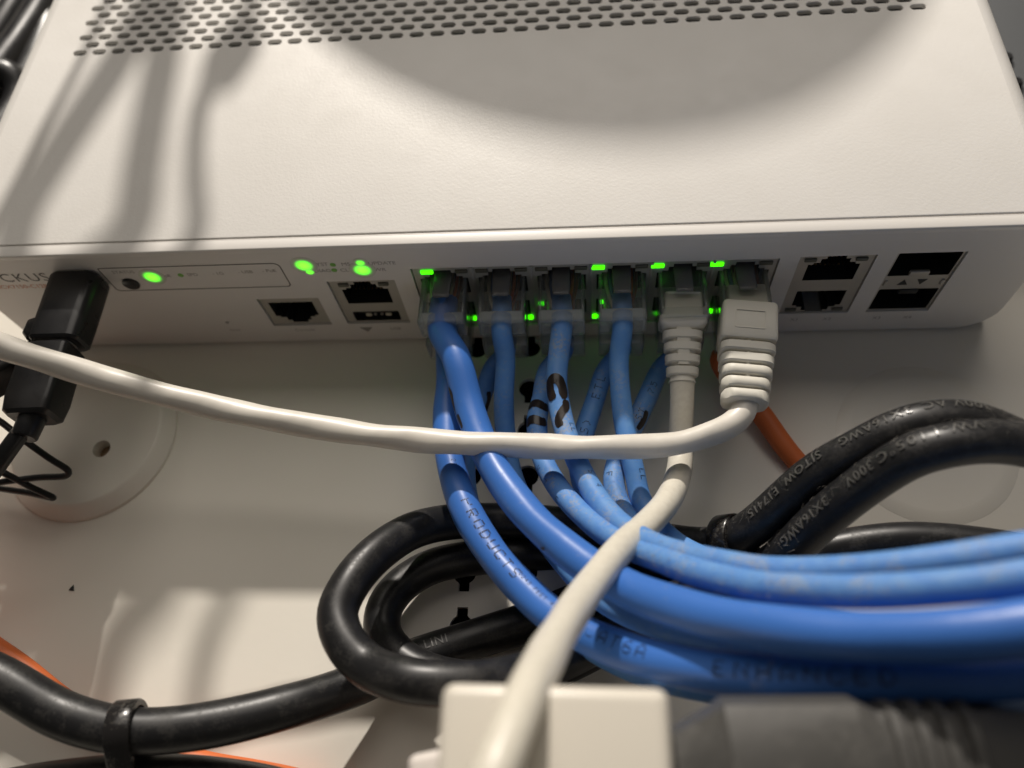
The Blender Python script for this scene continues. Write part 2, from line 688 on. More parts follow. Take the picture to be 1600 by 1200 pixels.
holes = []
for cx in (11.6, 25.8):
    for i, cy in enumerate((-2.6, -14.6, -26.8, -38.9, -51.0, -62.8, -75.2, -87)):
        holes.append(keyhole(cx, cy, 1 if i % 2 == 0 else -1))
for cx in (-140.0,):
    pass
pv, pf = plate_vf([(-340, -260), (360, -260), (360, 460), (-340, 460)], holes,
                  lambda x, y: Vector((x, y, PZ)), lambda x, y: Vector((x, y, PZ - 1.6)))
panel = tag(mesh('cabinet_panel', pv, pf, 'panel_paint'), kind='structure')
bk = tag(mesh('cabinet_back', [(-340, -260, PZ - 9), (360, -260, PZ - 9), (360, 460, PZ - 9), (-340, 460, PZ - 9)], [[0, 1, 2, 3]], 'void_black'), kind='structure')


def boss(cx, cy, r, h, hole=None):
    """low round embossing of the panel with a sloped rim"""
    lp = lambda rr: circ_loop(cx, cy, rr, 72)
    V, F = [], []
    rings = ((r, 0.0), (r - 0.2, h * 0.22), (r - 2.6, h * 0.86), (r - 3.0, h * 0.96), (r - 3.4, h))
    for rr, z in rings:
        V += [Vector((x, y, PZ + 0.01 + z)) for x, y in lp(rr)]
    for i in range(len(rings) - 1):
        for j in range(72):
            F.append([i * 72 + j, i * 72 + (j + 1) % 72, (i + 1) * 72 + (j + 1) % 72, (i + 1) * 72 + j])
    hl = [circ_loop(hole[0], hole[1], hole[2], 28)] if hole else []
    v, f = plate_vf(lp(r - 3.4), hl, lambda x, y: Vector((x, y, PZ + 0.01 + h)))
    n = len(V)
    V += v
    F += [[i + n for i in q] for q in f]
    if hole:
        n = len(V)
        V += [Vector((x, y, PZ + 0.01 + h)) for x, y in hl[0]] + [Vector((x, y, PZ + 0.05)) for x, y in hl[0]]
        F += [[n + i, n + (i + 1) % 28, n + 28 + (i + 1) % 28, n + 28 + i] for i in range(28)]
    return mesh('embossed_disc', V, F, 'panel_paint', panel, 30)


b1 = boss(-89.7, -28.0, 22.8, 3.6, (-84.2, -32.4, 2.35))
cv = [Vector((x, y, PZ + 0.12)) for x, y in circ_loop(-84.2, -32.4, 2.3, 24)]
mesh('hole_plug', cv, [list(range(24))], 'tan_card', b1)
boss(121.2, -30.8, 20.6, 0.45)

# ================================================================== the switch
SW = thing('network_switch', (15, 108, PZ), 'white metal network switch with vent slots and a row of plugged ports', 'network switch')
X0, X1, HZ = -112.6, 142.2, 42.26

# ---- top cover with real vent slots
VP, VR = 5.457, 3.0
vx0 = -97.7
vY0 = 66.7 - VR / 2
rows = 13


def slot_cell():
    w2, h2, sw, sh = VP / 2, VR / 2, 3.75 / 2, 1.85 / 2
    outer = [(-w2, -h2), (w2, -h2), (w2, h2), (-w2, h2)]
    st = []
    for cx, a0 in ((sw - sh, -90), (-(sw - sh), 90)):
        for i in range(7):
            a = R(a0 + 180 * i / 6)
            st.append((cx + sh * math.cos(a), sh * math.sin(a)))
    # soft rolled lip: top loop slightly larger than the wall
    lip = [(x * 1.07, y * 1.14) for x, y in st]
    V, F = plate_vf(outer, [lip], lambda x, y: Vector((x, y, 0)))
    n = len(V)
    m = len(st)
    V += [Vector((x, y, 0)) for x, y in lip] + [Vector((x, y, -0.16)) for x, y in st] + [Vector((x, y, -1.1)) for x, y in st]
    for q in (0, m):
        F = F + [[n + q + i, n + q + (i + 1) % m, n + q + m + (i + 1) % m, n + q + m + i] for i in range(m)]
    return V, F


cellV, cellF = slot_cell()
V, F = [], []


def quad(x0, y0, x1, y1):
    n = len(V)
    V.extend([Vector((x0, y0, HZ)), Vector((x1, y0, HZ)), Vector((x1, y1, HZ)), Vector((x0, y1, HZ))])
    F.append([n, n + 1, n + 2, n + 3])


RAD = 5.0
ix0, ix1 = X0 + RAD, X1 - RAD
fy = 2.05
by = 215.0
quad(ix0, fy + 0.5, ix1, vY0)
for k in range(rows):
    yc = vY0 + VR * (k + 0.5)
    cnt = 41 if k % 2 == 0 else 40
    xs = vx0 + (0 if k % 2 == 0 else VP / 2)
    quad(ix0, yc - VR / 2, xs, yc + VR / 2)
    for i in range(cnt):
        n = len(V)
        cx = xs + VP * (i + 0.5)
        V.extend([v + Vector((cx, yc, HZ)) for v in cellV])
        F.extend([[q + n for q in f] for f in cellF])
    quad(xs + VP * cnt, yc - VR / 2, ix1, yc + VR / 2)
quad(ix0, vY0 + VR * rows, ix1, by)
# rolled side edges and side walls, rolled front lip
prof = []
for i in range(9):
    a = R(90 + 90 * i / 8)
    prof.append((ix0 + RAD * math.cos(a), HZ - RAD + RAD * math.sin(a)))
prof.append((X0, 0.0))
full = prof[::-1] + [(ix1 + (ix0 - x), z) for x, z in prof]
n = len(V)
m = len(full)
for y in (fy + 0.5, by):
    V += [Vector((x, y, z)) for x, z in full]
for i in range(m - 1):
    if i == len(prof) - 1:
        continue
    F.append([n + i, n + i + 1, n + m + i + 1, n + m + i])
n = len(V)
cxm, czm = (X0 + X1) / 2, HZ / 2
for q, (dy, ins) in enumerate(((0.5, 0), (0.2, 0.08), (0.05, 0.25), (0.0, 0.5), (0.0, 1.6))):
    V += [Vector((x + (ins if x < cxm else -ins) * (1 if abs(x - cxm) > 120 else 0), fy + dy, z - (ins if z > 30 else 0))) for x, z in full]
for q in range(4):
    for i in range(m - 1):
        F.append([n + q * m + i, n + q * m + i + 1, n + (q + 1) * m + i + 1, n + (q + 1) * m + i])
n = len(V)
V += [Vector((x, by, z)) for x, z in full]
F.append(list(range(n, n + m)))
bm = bmesh.new()
bvs = [bm.verts.new(v) for v in V]
for q in F:
    try:
        bm.faces.new([bvs[i] for i in q])
    except ValueError:
        pass
bmesh.ops.remove_doubles(bm, verts=bm.verts[:], dist=0.002)
bmesh.ops.recalc_face_normals(bm, faces=bm.faces[:])
V, F = bm_out(bm)
cover = mesh('top_cover', V, F, 'cover_paint', SW, 28)
mesh('inner_light_block', *box_vf(((X0 + X1) / 2, 112, 16), (X1 - X0 - 6, 190, 30)), 'inner_dark', SW)  # dark box added inside to block light behind vents and seam
mesh('bottom_plate', *box_vf(((X0 + X1) / 2, 108.5, -0.2), (X1 - X0 - 1, 212, 0.8)), 'cover_paint', SW)
for fx in (-98, 128):
    for fyy in (14, 200):
        rbox('rubber_foot', (fx, fyy, -1.25), (9, 9, 1.5), 0.3, 'black_plastic', SW)

# ---- front bezel with openings
BY = 0.0
PB = (0.0, 84.0, 5.6, 31.0)                 # the 2 x 6 port block
MG = (-21.4, -5.1, 7.9, 26.8)               # management jack + usb
CN = (-41.5, -26.0, 7.7, 20.0)              # console jack
RJ = (88.8, 105.1, 8.1, 31.4)               # two copper uplinks
SF = (109.7, 124.15, 8.2, 31.7)             # two fibre cages


def rect(r, g=0.0):
    return [(r[0] - g, r[2] - g), (r[1] + g, r[2] - g), (r[1] + g, r[3] + g), (r[0] - g, r[3] + g)]


bz = (X0 - 0.1, X1 + 0.1, -1.4, 42.1)
outer = rr_loop(bz[0] + 0.8, bz[1] - 0.8, bz[2] + 1.2, bz[3] - 1.8, (8.5, 8.5, 3.2, 3.2))
pin = circ_loop(-53.7, 9.7, 0.55, 12)
v1, f1 = plate_vf(outer, [rect(PB, 0.25), rect(MG, 0.2), rect(CN, 0.2), rect(RJ, 0.2), rect(SF, 0.2), pin],
                  lambda x, z: Vector((x, BY, z)), None)
V, F = list(v1), list(f1)
for lp in ([rect(PB, 0.25), rect(MG, 0.2), rect(CN, 0.2), rect(RJ, 0.2), rect(SF, 0.2), pin]):
    n = len(V)
    m = len(lp)
    V += [Vector((x, BY, z)) for x, z in lp] + [Vector((x, BY + 1.7, z)) for x, z in lp]
    F += [[n + i, n + (i + 1) % m, n + m + (i + 1) % m, n + m + i] for i in range(m)]
steps = 6
n = len(V)
for q in range(steps + 1):
    a = R(90 * q / steps)
    o = 1 - math.sin(a)                      # remaining inset
    lp = rr_loop(bz[0] + 0.8 * o, bz[1] - 0.8 * o, bz[2] + 1.2 * o, bz[3] - 1.8 * o, (8.5 + o, 8.5 + o, 4.2, 4.2))
    V += [Vector((x, BY + 1.6 * (1 - math.cos(a)), z)) for x, z in lp]
m = len(outer)
for q in range(steps):
    for i in range(m):
        F.append([n + q * m + i, n + q * m + (i + 1) % m, n + (q + 1) * m + (i + 1) % m, n + (q + 1) * m + i])
n2 = n + steps * m
n = len(V)
V += [Vector((v.x, 1.75, v.z - 0.02)) for v in V[n2:n2 + m]]
F += [[n2 + i, n2 + (i + 1) % m, n + (i + 1) % m, n + i] for i in range(m)]
bezel = mesh('front_bezel', V, F, 'bezel_plastic', SW, 32)
rbox('bezel_lip', ((X0 + X1) / 2, 0.22, 41.3), (X1 - X0 - 3.0, 2.95, 1.6), 0.4, 'bezel_plastic', bezel, None, 3)


# ---- jack openings
def jack_loop(cx, cz, d):
    """RJ45 opening, latch notch towards +z (d=1) or -z"""
    p = [(-5.75, -3.3), (5.75, -3.3), (5.75, 2.9), (4.6, 2.9), (4.6, 3.6), (3.2, 3.6), (3.2, 5.0), (2.1, 5.0), (2.1, 6.1),
         (-2.1, 6.1), (-2.1, 5.0), (-3.2, 5.0), (-3.2, 3.6), (-4.6, 3.6), (-4.6, 2.9), (-5.75, 2.9)]
    return [(cx + x, cz + d * z) for x, z in p]


def shield(name, r, loops, mat, depth=11.5, y=0.45):
    v, f = plate_vf(rect(r), loops, lambda x, z: Vector((x, y, z)))
    V, F = list(v), list(f)
    # outer shell going back into the switch
    n = len(V)
    o = rect(r)
    V += [Vector((x, y, z)) for x, z in o] + [Vector((x, y + depth, z)) for x, z in o]
    F += [[n + i, n + (i + 1) % 4, n + 4 + (i + 1) % 4, n + 4 + i] for i in range(4)]
    s = mesh(name, V, F, mat, SW)
    for lp in loops:
        n = len(lp)
        W = [Vector((x, y + 0.02, z)) for x, z in lp] + [Vector((x, y + depth, z)) for x, z in lp]
        G = [[i, (i + 1) % n, n + (i + 1) % n, n + i] for i in range(n)] + [[n + i for i in range(n)]]
        mesh('jack_cavity', W, G, 'jack_plastic', s)
    return s


PITCH = 14.0
TZ, BZ = 23.6, 12.9
tx = [7 + PITCH * i for i in range(6)]
s = shield('port_housing', PB, [jack_loop(x, TZ, 1) for x in tx] + [jack_loop(x, BZ, -1) for x in tx], 'dark_shield')
# thin raised ribs between the ports
for i in range(1, 6):
    rbox('port_rib', (PITCH * i, 0.35, 18.3), (0.7, 0.5, 24.6), 0.1, 'dark_shield', s)


def led(x, z, mat, parent, y=0.3, w=3.0, h=1.15):
    return rbox('indicator_window', (x, y, z), (w, 0.7, h), 0.25, mat, parent)


on_top = {0: 3.4, 3: 43.6, 4: 57.2, 5: 70.6}
for i, x in enumerate(tx):
    led(on_top.get(i, x - 4.6), 29.35, 'led_green' if i in on_top else 'led_off', s)
    led(x + 4.6, 29.35, 'led_off', s)
for x, z in ((11.9, 8.7), (26.6, 8.6), (42.9, 8.4), (71.6, 9.6)):
    led(x, z, 'led_green', s, w=1.3, h=1.5)
for x, z in ((29.9, 14.8), (44.6, 14.9), (58.3, 9.0)):
    led(x, z, 'led_green', s, w=0.8, h=1.3)


def pins(parent, cx, cz, n=8, dz=0.0, y=5.0):
    p0 = None
    for i in range(n):
        c = (cx - 1.02 * (n - 1) / 2 + 1.02 * i, y, cz + dz)
        if p0 is None:
            v, f = box_vf(c, (0.4, 3.0, 0.35))
            p0 = mesh('contact_pin', v, f, 'gold', parent)
        else:
            inst(p0, c, parent)


mg = shield('management_jack', MG, [jack_loop(-13.25, 19.9, 1), rr_loop(-19.1, -7.1, 8.5, 12.8, 0.5, 2)], 'steel_shield')
pins(mg, -13.25, 18.6)
for x in (-18.0, -8.1):
    led(x, 25.0, 'led_off', mg, 0.3, 2.6, 1.2)
rbox('usb_tongue', (-13.1, 4.2, 11.2), (10.2, 5.6, 1.5), 0.2, 'jack_plastic', mg)
for x in (-15.6, -10.4):
    rbox('usb_contact', (x, 1.6, 9.6), (1.5, 0.5, 1.0), 0.1, 'wire_pale', mg)
for x in (-13.9, -12.2):
    rbox('usb_contact', (x, 1.7, 9.6), (0.7, 0.5, 0.7), 0.1, 'steel_shield', mg)
cn = shield('console_jack', CN, [jack_loop(-33.9, 14.6, -1)], 'steel_shield')
rj = shield('copper_uplink_jacks', RJ, [jack_loop(96.9, 25.0, 1), jack_loop(96.9, 13.9, -1)], 'steel_shield')
pins(rj, 96.9, 23.6)
for x in (91.2, 102.4):
    led(x, 29.9, 'led_off', rj, 0.3, 2.7, 1.1)
    led(x, 9.4, 'led_off', rj, 0.3, 2.7, 1.0)
sf = shield('fibre_cage', SF, [rr_loop(110.1, 123.7, 22.6, 31.3, 0.3, 2), rr_loop(110.1, 123.7, 8.6, 17.2, 0.3, 2)], 'steel_shield', 12)
for dz, zz in ((1, 22.9), (-1, 17.0)):
    rbox('spring_tab', (116.9, 0.5, zz + dz * 0.7), (4.4, 0.9, 1.7), 0.3, 'steel_shield' if dz > 0 else 'jack_plastic', sf)
for cx, d in ((114.6, 1), (118.6, -1)):
    h = 1.1
    lp = [(cx - 1.2, 20 - d * h), (cx + 1.2, 20 - d * h), (cx, 20 + d * h)]
    W = [Vector((x, 0.40, z)) for x, z in lp] + [Vector((x, 0.46, z)) for x, z in lp]
    mesh('arrow_window', W, [[0, 1, 2], [0, 3, 4, 1], [1, 4, 5, 2], [2, 5, 3, 0]], 'jack_plastic', sf)
for x in (110.6, 123.3):
    rbox('cage_clip', (x, 0.3, 19.9), (0.7, 0.5, 2.0), 0.12, 'steel_shield', sf)

# ---- status field, button, indicators, lettering
so = rr_loop(-75.4, -30.6, 25.4, 35.1, (1.2, 1.2, 1.6, 0.6), 4)
si = rr_loop(-75.1, -30.9, 25.7, 34.8, (1.0, 1.0, 1.4, 0.4), 4)
V = [Vector((x, -0.06, z)) for x, z in so] + [Vector((x, -0.06, z)) for x, z in si]
m = len(so)
mesh('status_field_outline', V, [[i, (i + 1) % m, m + (i + 1) % m, m + i] for i in range(m)], 'seam_grey', SW)
bt = loft('mode_button', (-70.2, 0.4, 28.5), (0, -1, 0), (0, 0, 1), [(0, 4.2, 4.2, 2.1), (0.75, 4.2, 4.2, 2.1), (0.95, 3.7, 3.7, 1.85)], 'black_plastic', SW, 6)
for x, z, mt, rr in ((-63.5, 31.0, 'led_bloom', 3.2), (-24.9, 33.9, 'led_bloom', 3.2), (-11.5, 31.5, 'led_bloom', 3.2), (-11.3, 34.3, 'led_bloom_small', 1.8),
                     (-24.3, 31.3, 'led_bloom_small', 1.1), (-18.0, 33.7, 'led_dim', 0.7), (-18.3, 31.6, 'led_dim', 0.7), (-56.2, 31.3, 'led_dim', 0.7)):
    d_ = 0.03 * (x % 1)
    loft('status_light', (x, 0.1 - d_, z), (0, -1, 0), (0, 0, 1),
         [(0, rr * 2, rr * 2, rr), (0.15, rr * 1.98, rr * 1.98, rr * 0.99), (0.22, rr * 1.5, rr * 1.5, rr * 0.75), (0.25, rr * 0.8, rr * 0.8, rr * 0.4)], mt, SW, 7)


def face_text(s, x, z, size, mat='print_grey', name='lettering', space=1.0):
    v2, f = text2d(s, size, space)
    return mesh(name, [Vector((x + a, -0.05, z + b)) for a, b in v2], f, mat, SW)


face_text('RUCKUS', -99.0, 32.0, 4.7, space=1.12)
face_text('ICX7150-C12P', -98.4, 28.4, 2.1, 'print_orange')
for s_, x, z in (('SYST', -20.9, 34.0), ('MS', -14.9, 33.8), ('UPDATE', -6.3, 33.8), ('DIAG', -21.2, 31.5), ('CLD', -15.2, 31.5), ('PWR', -7.8, 31.3)):
    face_text(s_, x, z, 1.75, 'print_pale')
for s_, x, z in (('STATUS', -69.7, 33.2), ('PoE', -60.0, 31.2), ('SPD', -53.2, 31.4), ('- 1G', -46.8, 31.6), ('- USB', -39.9, 31.9), ('- PoE', -34.0, 32.1)):
    face_text(s_, x, z, 1.6, 'print_pale')
face_text('Console', -34.0, 5.3, 1.6, 'print_pale')
face_text('Reset', -53.0, 6.0, 1.3, 'print_pale')
face_text('X1', 93.0, 5.2, 1.7, 'print_pale')
face_text('X2', 101.0, 5.2, 1.7, 'print_pale')
face_text('X3', 113.0, 5.2, 1.7, 'print_pale')
face_text('X4', 120.4, 5.2, 1.7, 'print_pale')
lp = [(-19.0, 6.0), (-15.4, 6.0), (-17.2, 3.6)]
mesh('port_symbol', [Vector((x, -0.05, z)) for x, z in lp], [[0, 1, 2]], 'print_pale', SW)
face_text('USB', -9.4, 5.0, 1.7, 'print_pale')

# ================================================================== network cables
CAMREF = Vector((0.0, -0.3, 1.0)).normalized()


def plug(parent, x, z, d, inner='wire', y_rear=-12.2, boot=False):
    """clear 8-pin plug pushed into the switch, latch towards +z (d=1) or -z"""
    o = Vector((x, 0, z - d * 0.1))
    pl = loft('plug', o + Vector((0, 8.5, 0)), (0, -1, 0), (0, 0, 1),
              [(0, 10.7, 6.1, 0.3), (9.0, 10.7, 6.1, 0.3), (11.0, 10.8, 6.3, 0.3), (8.5 - y_rear - 0.3, 10.8, 7.0, 0.4), (8.5 - y_rear, 10.3, 6.5, 0.4)], 'clear_plug', parent, 2, 30)
    # latch lever
    a = o + Vector((0, 7.5, d * 3.2))
    b = o + Vector((0, -6.2, d * 5.1))
    ax = (b - a)
    loft('latch', a, ax, (0, 0, d), [(0, 5.0, 0.8, 0.2), (6.5, 4.2, 0.8, 0.2), (ax.length - 0.5, 4.0, 0.9, 0.25), (ax.length, 3.6, 0.6, 0.2)], 'latch_clear', pl, 2, 30)
    loft('cable_clamp', o + Vector((0, -9.0, 0)), (0, -1, 0), (0, 0, 1), [(0, 10.2, 5.4, 0.5), (0.5, 10.4, 6.2, 0.6), (2.6, 10.4, 6.3, 0.6), (2.9, 10.0, 5.8, 0.6)], 'milky_plug', pl, 2, 30)
    for q in (-1, 1):
        rbox('side_rail', o + Vector((q * 4.9, -3.0, 0)), (0.55, 12.0, 5.2), 0.15, 'milky_plug', pl)
    # conductors inside
    cols = ('wire_pale', 'wire_blue', 'wire_pale', 'wire_orange', 'wire_green', 'wire_pale', 'wire_orange', 'wire_brown')
    if not boot:
        for i in range(8):
            xx = -3.57 + 1.02 * i
            tube('conductor', [o + Vector((xx, 6, -d * 0.6)), o + Vector((xx, 0, -d * 0.2)), o + Vector((xx * 0.8, -4.5, d * 0.6)), o + Vector((xx * 0.5, -7.5, 0))],
                 0.42, cols[i], pl, 8, 1.5)
    return pl


def cable(name, label, x, z, d, pts, r, mat, wob=0.06, group='network cables in the switch', seed=0, start=-4.0, **kw):
    t = thing(name, (x, 0, z), label, 'network cable', group)
    P = [Vector((x, start, z)), Vector((x, -12.5, z))] + [at(*p) for p in pts]
    P = ext(P, 0, 110 if pts[-1][0] > 1600 else 0)
    o, path = tube('jacket', P, r, mat, t, 24, 1.1, wob, seed)
    plug(t, x, z, d)
    return t, path


# top row 1: thick glossy blue
t, pa = cable('network_cable', 'thick glossy royal blue cable from the leftmost top port, sweeping right in front', 7, TZ, 1,
              [(713, 560, 179), (734, 640, 175), (769, 725, 167), (820, 797, 157), (886, 860, 147), (965, 912, 138), (1080, 956, 124), (1220, 984, 112),
               (1380, 996, 103), (1520, 991, 97), (1700, 968, 92)], 3.35, 'blue_jacket', 0.1)
BL0 = (t, pa)
marker_on(t, pa, 3.35, [(-3, -0.6), (-1.5, 0.3), (0.5, 0.1), (3, -0.5), (6, -0.4)], 1.3, at(722, 622, 174), -1.15)
marker_on(t, pa, 3.35, [(-1.6, 0), (0, 0.1), (2, 0.1)], 1.0, at(730, 660, 174), -0.95)
marker_on(t, pa, 3.35, [(-0.5, -0.4), (0.3, 0.0), (0.5, 0.5)], 0.55, at(862, 868, 150), -0.9)

# bottom row 1: thick blue with lettering
t, pb = cable('network_cable', 'thick blue cable printed PRODUCTS and CAT6A, lowest and leftmost of the blue bundle', 7, BZ, -1,
              [(703, 600, 188), (699, 650, 182), (706, 730, 174), (729, 800, 166), (772, 868, 159), (815, 918, 153), (868, 965, 146), (950, 1008, 138), (1050, 1038, 127),
               (1180, 1056, 117), (1350, 1064, 109), (1500, 1059, 104), (1700, 1044, 100)], 3.3, 'blue_jacket', 0.1, seed=3)
print_on(t, pb, 3.3, 'PRODUCTS', 3.3, at(764, 852, 158), 0.42, space=1.25, name='printed_lettering')
print_on(t, pb, 3.3, '4PR 23AWG', 1.4, at(706, 725, 172), 0.35, space=1.2)
print_on(t, pb, 3.3, '75C', 1.2, at(704, 735, 172), 0.05, space=1.2)
print_on(t, pb, 3.3, 'CAT6A', 3.4, at(968, 1000, 134), 0.4, space=1.3)
print_on(t, pb, 3.3, 'ENHANCED', 3.4, at(1260, 1050, 110), 0.3, space=1.35)
print_on(t, pb, 3.3, '0243 FEET 4PR', 1.3, at(838, 935, 148), 0.6, space=1.1)

# top row 2
t, pc = cable('network_cable', 'slim dark blue cable hanging straight down in shade from the second top port', 21, TZ, 1,
              [(790, 560, 186), (787, 620, 186), (790, 680, 186.5), (802, 745, 185), (832, 812, 179), (882, 882, 168), (948, 943, 155), (1036, 980, 144), (1150, 1005, 135),
               (1300, 1015, 128), (1700, 1008, 119)], 2.35, 'pale_blue_jacket', seed=6)
# bottom row 2
t, pd = cable('network_cable', 'slim blue cable from the second bottom port, half hidden behind the thick blue ones', 21, BZ, -1,
              [(770, 575, 195), (755, 615, 195), (742, 660, 193), (728, 720, 190), (736, 795, 184), (774, 866, 176), (828, 932, 167), (893, 992, 157), (962, 1034, 150),
               (1050, 1066, 141), (1200, 1086, 133), (1700, 1072, 122)], 2.3, 'pale_blue_jacket', seed=7)
marker_on(t, pd, 2.3, [(-2.5, -0.5), (0, 0.5), (3, 0.2)], 1.4, at(752, 625, 192), 0.9)
# top row 3
PALE = [(1200, 893, 125), (1325, 892, 117), (1450, 881, 111), (1600, 858, 107), (1720, 838, 104)]
t, pe = cable('network_cable', 'pale blue cable with a black marker 2 drawn on it, third top port', 35, TZ, 1,
              [(872, 560, 181), (870, 600, 178.5), (879, 657, 175), (893, 700, 171), (912, 742, 167), (938, 786, 160), (972, 822, 152), (1020, 852, 143), (1060, 866, 138), (1130, 881, 131)] + PALE,
              2.4, 'dusty_blue_jacket', seed=8)
e0 = at(878, 612, 174)
marker_on(t, pe, 2.4, [(1.2, 1.6), (-1.6, 1.4), (-3.4, 0.2), (-2.8, -1.5), (-0.6, -1.7), (1.4, -1.1)], 2.3, e0, -0.05)
marker_on(t, pe, 2.4, [(-3.0, 1.2), (-0.5, 1.7), (1.6, 1.3)], 1.6, e0, -0.05)
marker_on(t, pe, 2.4, [(1.8, 1.9), (3.4, 1.6), (5.0, 0.2), (6.8, -0.9), (8.4, -0.6)], 1.9, e0, -0.05)
print_on(t, pe, 2.4, 'L   LL', 1.8, at(890, 650, 173), 0.8)
print_on(t, pe, 2.4, 'S  4', 2.0, at(925, 742, 162), 0.75)
BT2 = (t, pe)
# bottom row 3
t, pg = cable('network_cable', 'pale blue cable ringed by black marker bands, third bottom port', 35, BZ, -1,
              [(855, 580, 192), (847, 620, 187), (839, 655, 182), (843, 700, 178), (860, 742, 172), (887, 781, 165), (938, 828, 154), (985, 855, 146), (1030, 873, 139), (1080, 892, 132),
               (1133, 906, 126), (1200, 918, 119), (1350, 924, 109), (1500, 915, 102), (1640, 898, 98), (1740, 884, 96)], 2.35, 'dusty_blue_jacket', seed=9)
g0 = at(842, 648, 179)
for k, (off, w) in enumerate(((-3.4, 2.2), (0.8, 2.0), (5.6, 2.0))):
    marker_on(t, pg, 2.35, [(off + 0.5, -3.0), (off - 0.2, -1.5), (off, 0), (off + 0.4, 1.5), (off - 0.3, 2.6)], w, g0, 0.0)
print_on(t, pg, 2.35, 'V  T   E', 1.9, at(856, 752, 168), -0.85)
BB2 = (t, pg)
# top row 4
t, ph = cable('network_cable', 'slim blue cable straight down beside the ribbed white boots, fourth top port', 49, TZ, 1,
              [(967, 560, 182), (970, 620, 179), (979, 680, 176), (992, 740, 173), (1003, 785, 170), (1040, 835, 165), (1100, 872, 158), (1210, 894, 149)], 2.3, 'pale_blue_jacket', seed=10)
print_on(t, ph, 2.3, 'LL', 2.0, at(1004, 745, 171), 0.7)
# bottom row 4
t, pi_ = cable('network_cable', 'shaded slim blue cable printed (S) ETL leaning left from the fourth bottom port', 49, BZ, -1,
               [(945, 580, 193), (930, 625, 190), (914, 672, 185), (904, 710, 181), (908, 750, 178), (928, 795, 173), (970, 838, 167), (1040, 872, 160), (1210, 907, 151)], 2.35, 'pale_blue_jacket', seed=11)
print_on(t, pi_, 2.35, '(S)  ETL', 2.9, at(926, 640, 187), 0.0, space=1.3, flip=True)
# bottom row 5
t, pj = cable('network_cable', 'dust-covered slim blue cable leaning left from below the first white boot', 63, BZ, -1,
              [(1033, 575, 194), (1012, 620, 190), (989, 668, 185), (966, 714, 180), (959, 750, 176), (970, 792, 171), (1002, 832, 166), (1060, 870, 160), (1210, 902, 151)], 2.35, 'dusty_blue_jacket', seed=12)
print_on(t, pj, 2.35, 'ST  75', 2.3, at(1008, 622, 187), 0.1, space=1.3, flip=True)
print_on(t, pj, 2.35, 'F', 2.2, at(953, 745, 174), -0.5)
marker_on(t, pj, 2.35, [(-2.6, 0.2), (0, 0.6), (3.2, 0)], 1.5, at(995, 645, 184), 0.5)
BB4 = (t, pj)
# bottom row 6: orange
t, pk = cable('network_cable', 'orange cable emerging behind the right white boot and sinking under black cords', 77, BZ, -1,
              [(1124, 560, 196), (1150, 605, 196), (1188, 645, 193), (1220, 690, 190), (1253, 730, 188), (1300, 775, 187), (1345, 818, 185), (1430, 852, 182)], 2.5, 'orange_jacket', seed=13)


# ---- the two white booted cables
def rib_boot(parent, a, b, secs, mat='boot_rubber'):
    ax = b - a
    return loft('boot', a, ax, (0, 0, 1), [(s[0] * ax.length,) + tuple(s[1:]) for s in secs], mat, parent, 4, 45)


# fifth top port: tapering boot with arrow-shaped ribs
t = thing('network_cable', (63, 0, TZ), 'cream network cable with tapering grooved boot, running down to the lower left', 'network cable', 'network cables in the switch')
pl = plug(t, 63, TZ, 1, boot=True)
a, b = Vector((63, -4.5, TZ + 0.3)), at(1066, 598, 180)
ax = (b - a)
sec = [(0.0, 8.4, 6.2, 0.8), (0.28, 8.8, 7.0, 0.8), (0.281, 10.6, 8.6, 0.8), (0.36, 10.4, 8.4, 1.0), (0.40, 8.8, 7.6, 1.6)]
for k in range(4):
    t0 = 0.43 + k * 0.135
    w = 8.9 - k * 0.55
    h = 7.8 - k * 0.35
    sec += [(t0, w - 2.2, h - 1.5, 2.0), (t0 + 0.012, w, h, 2.6), (t0 + 0.088, w - 0.15, h - 0.1, 2.7), (t0 + 0.1, w - 2.2, h - 1.5, 2.0)]
sec += [(1.0, 6.1, 6.0, 2.9)]
bo = rib_boot(t, a, b, sec)
# raised spine on the boot's top
up = Vector((0, 0, 1))
loft('spine', a + ax * 0.36 + up * 2.75, ax, up, [(0, 3.8, 2.0, 0.5), (ax.length * 0.5, 2.6, 1.2, 0.5)], 'boot_rubber', bo, 2)
o, pw = tube('jacket', [a + ax * 0.7, b, at(1065, 640, 179), at(1063, 690, 177.5), at(1062, 730, 173), at(1045, 780, 162), at(1010, 820, 152), at(967, 860, 141), at(920, 918, 130),
                        at(873, 990, 113), at(842, 1048, 101), at(818, 1098, 93), at(790, 1165, 87), at(755, 1260, 82), at(755, 1260, 82) + Vector((-12, -45, -2)), at(755, 1260, 82) + Vector((-30, -90, -20))], 2.72, 'cream_jacket', t, 28, 1.1, 0.1, 21)

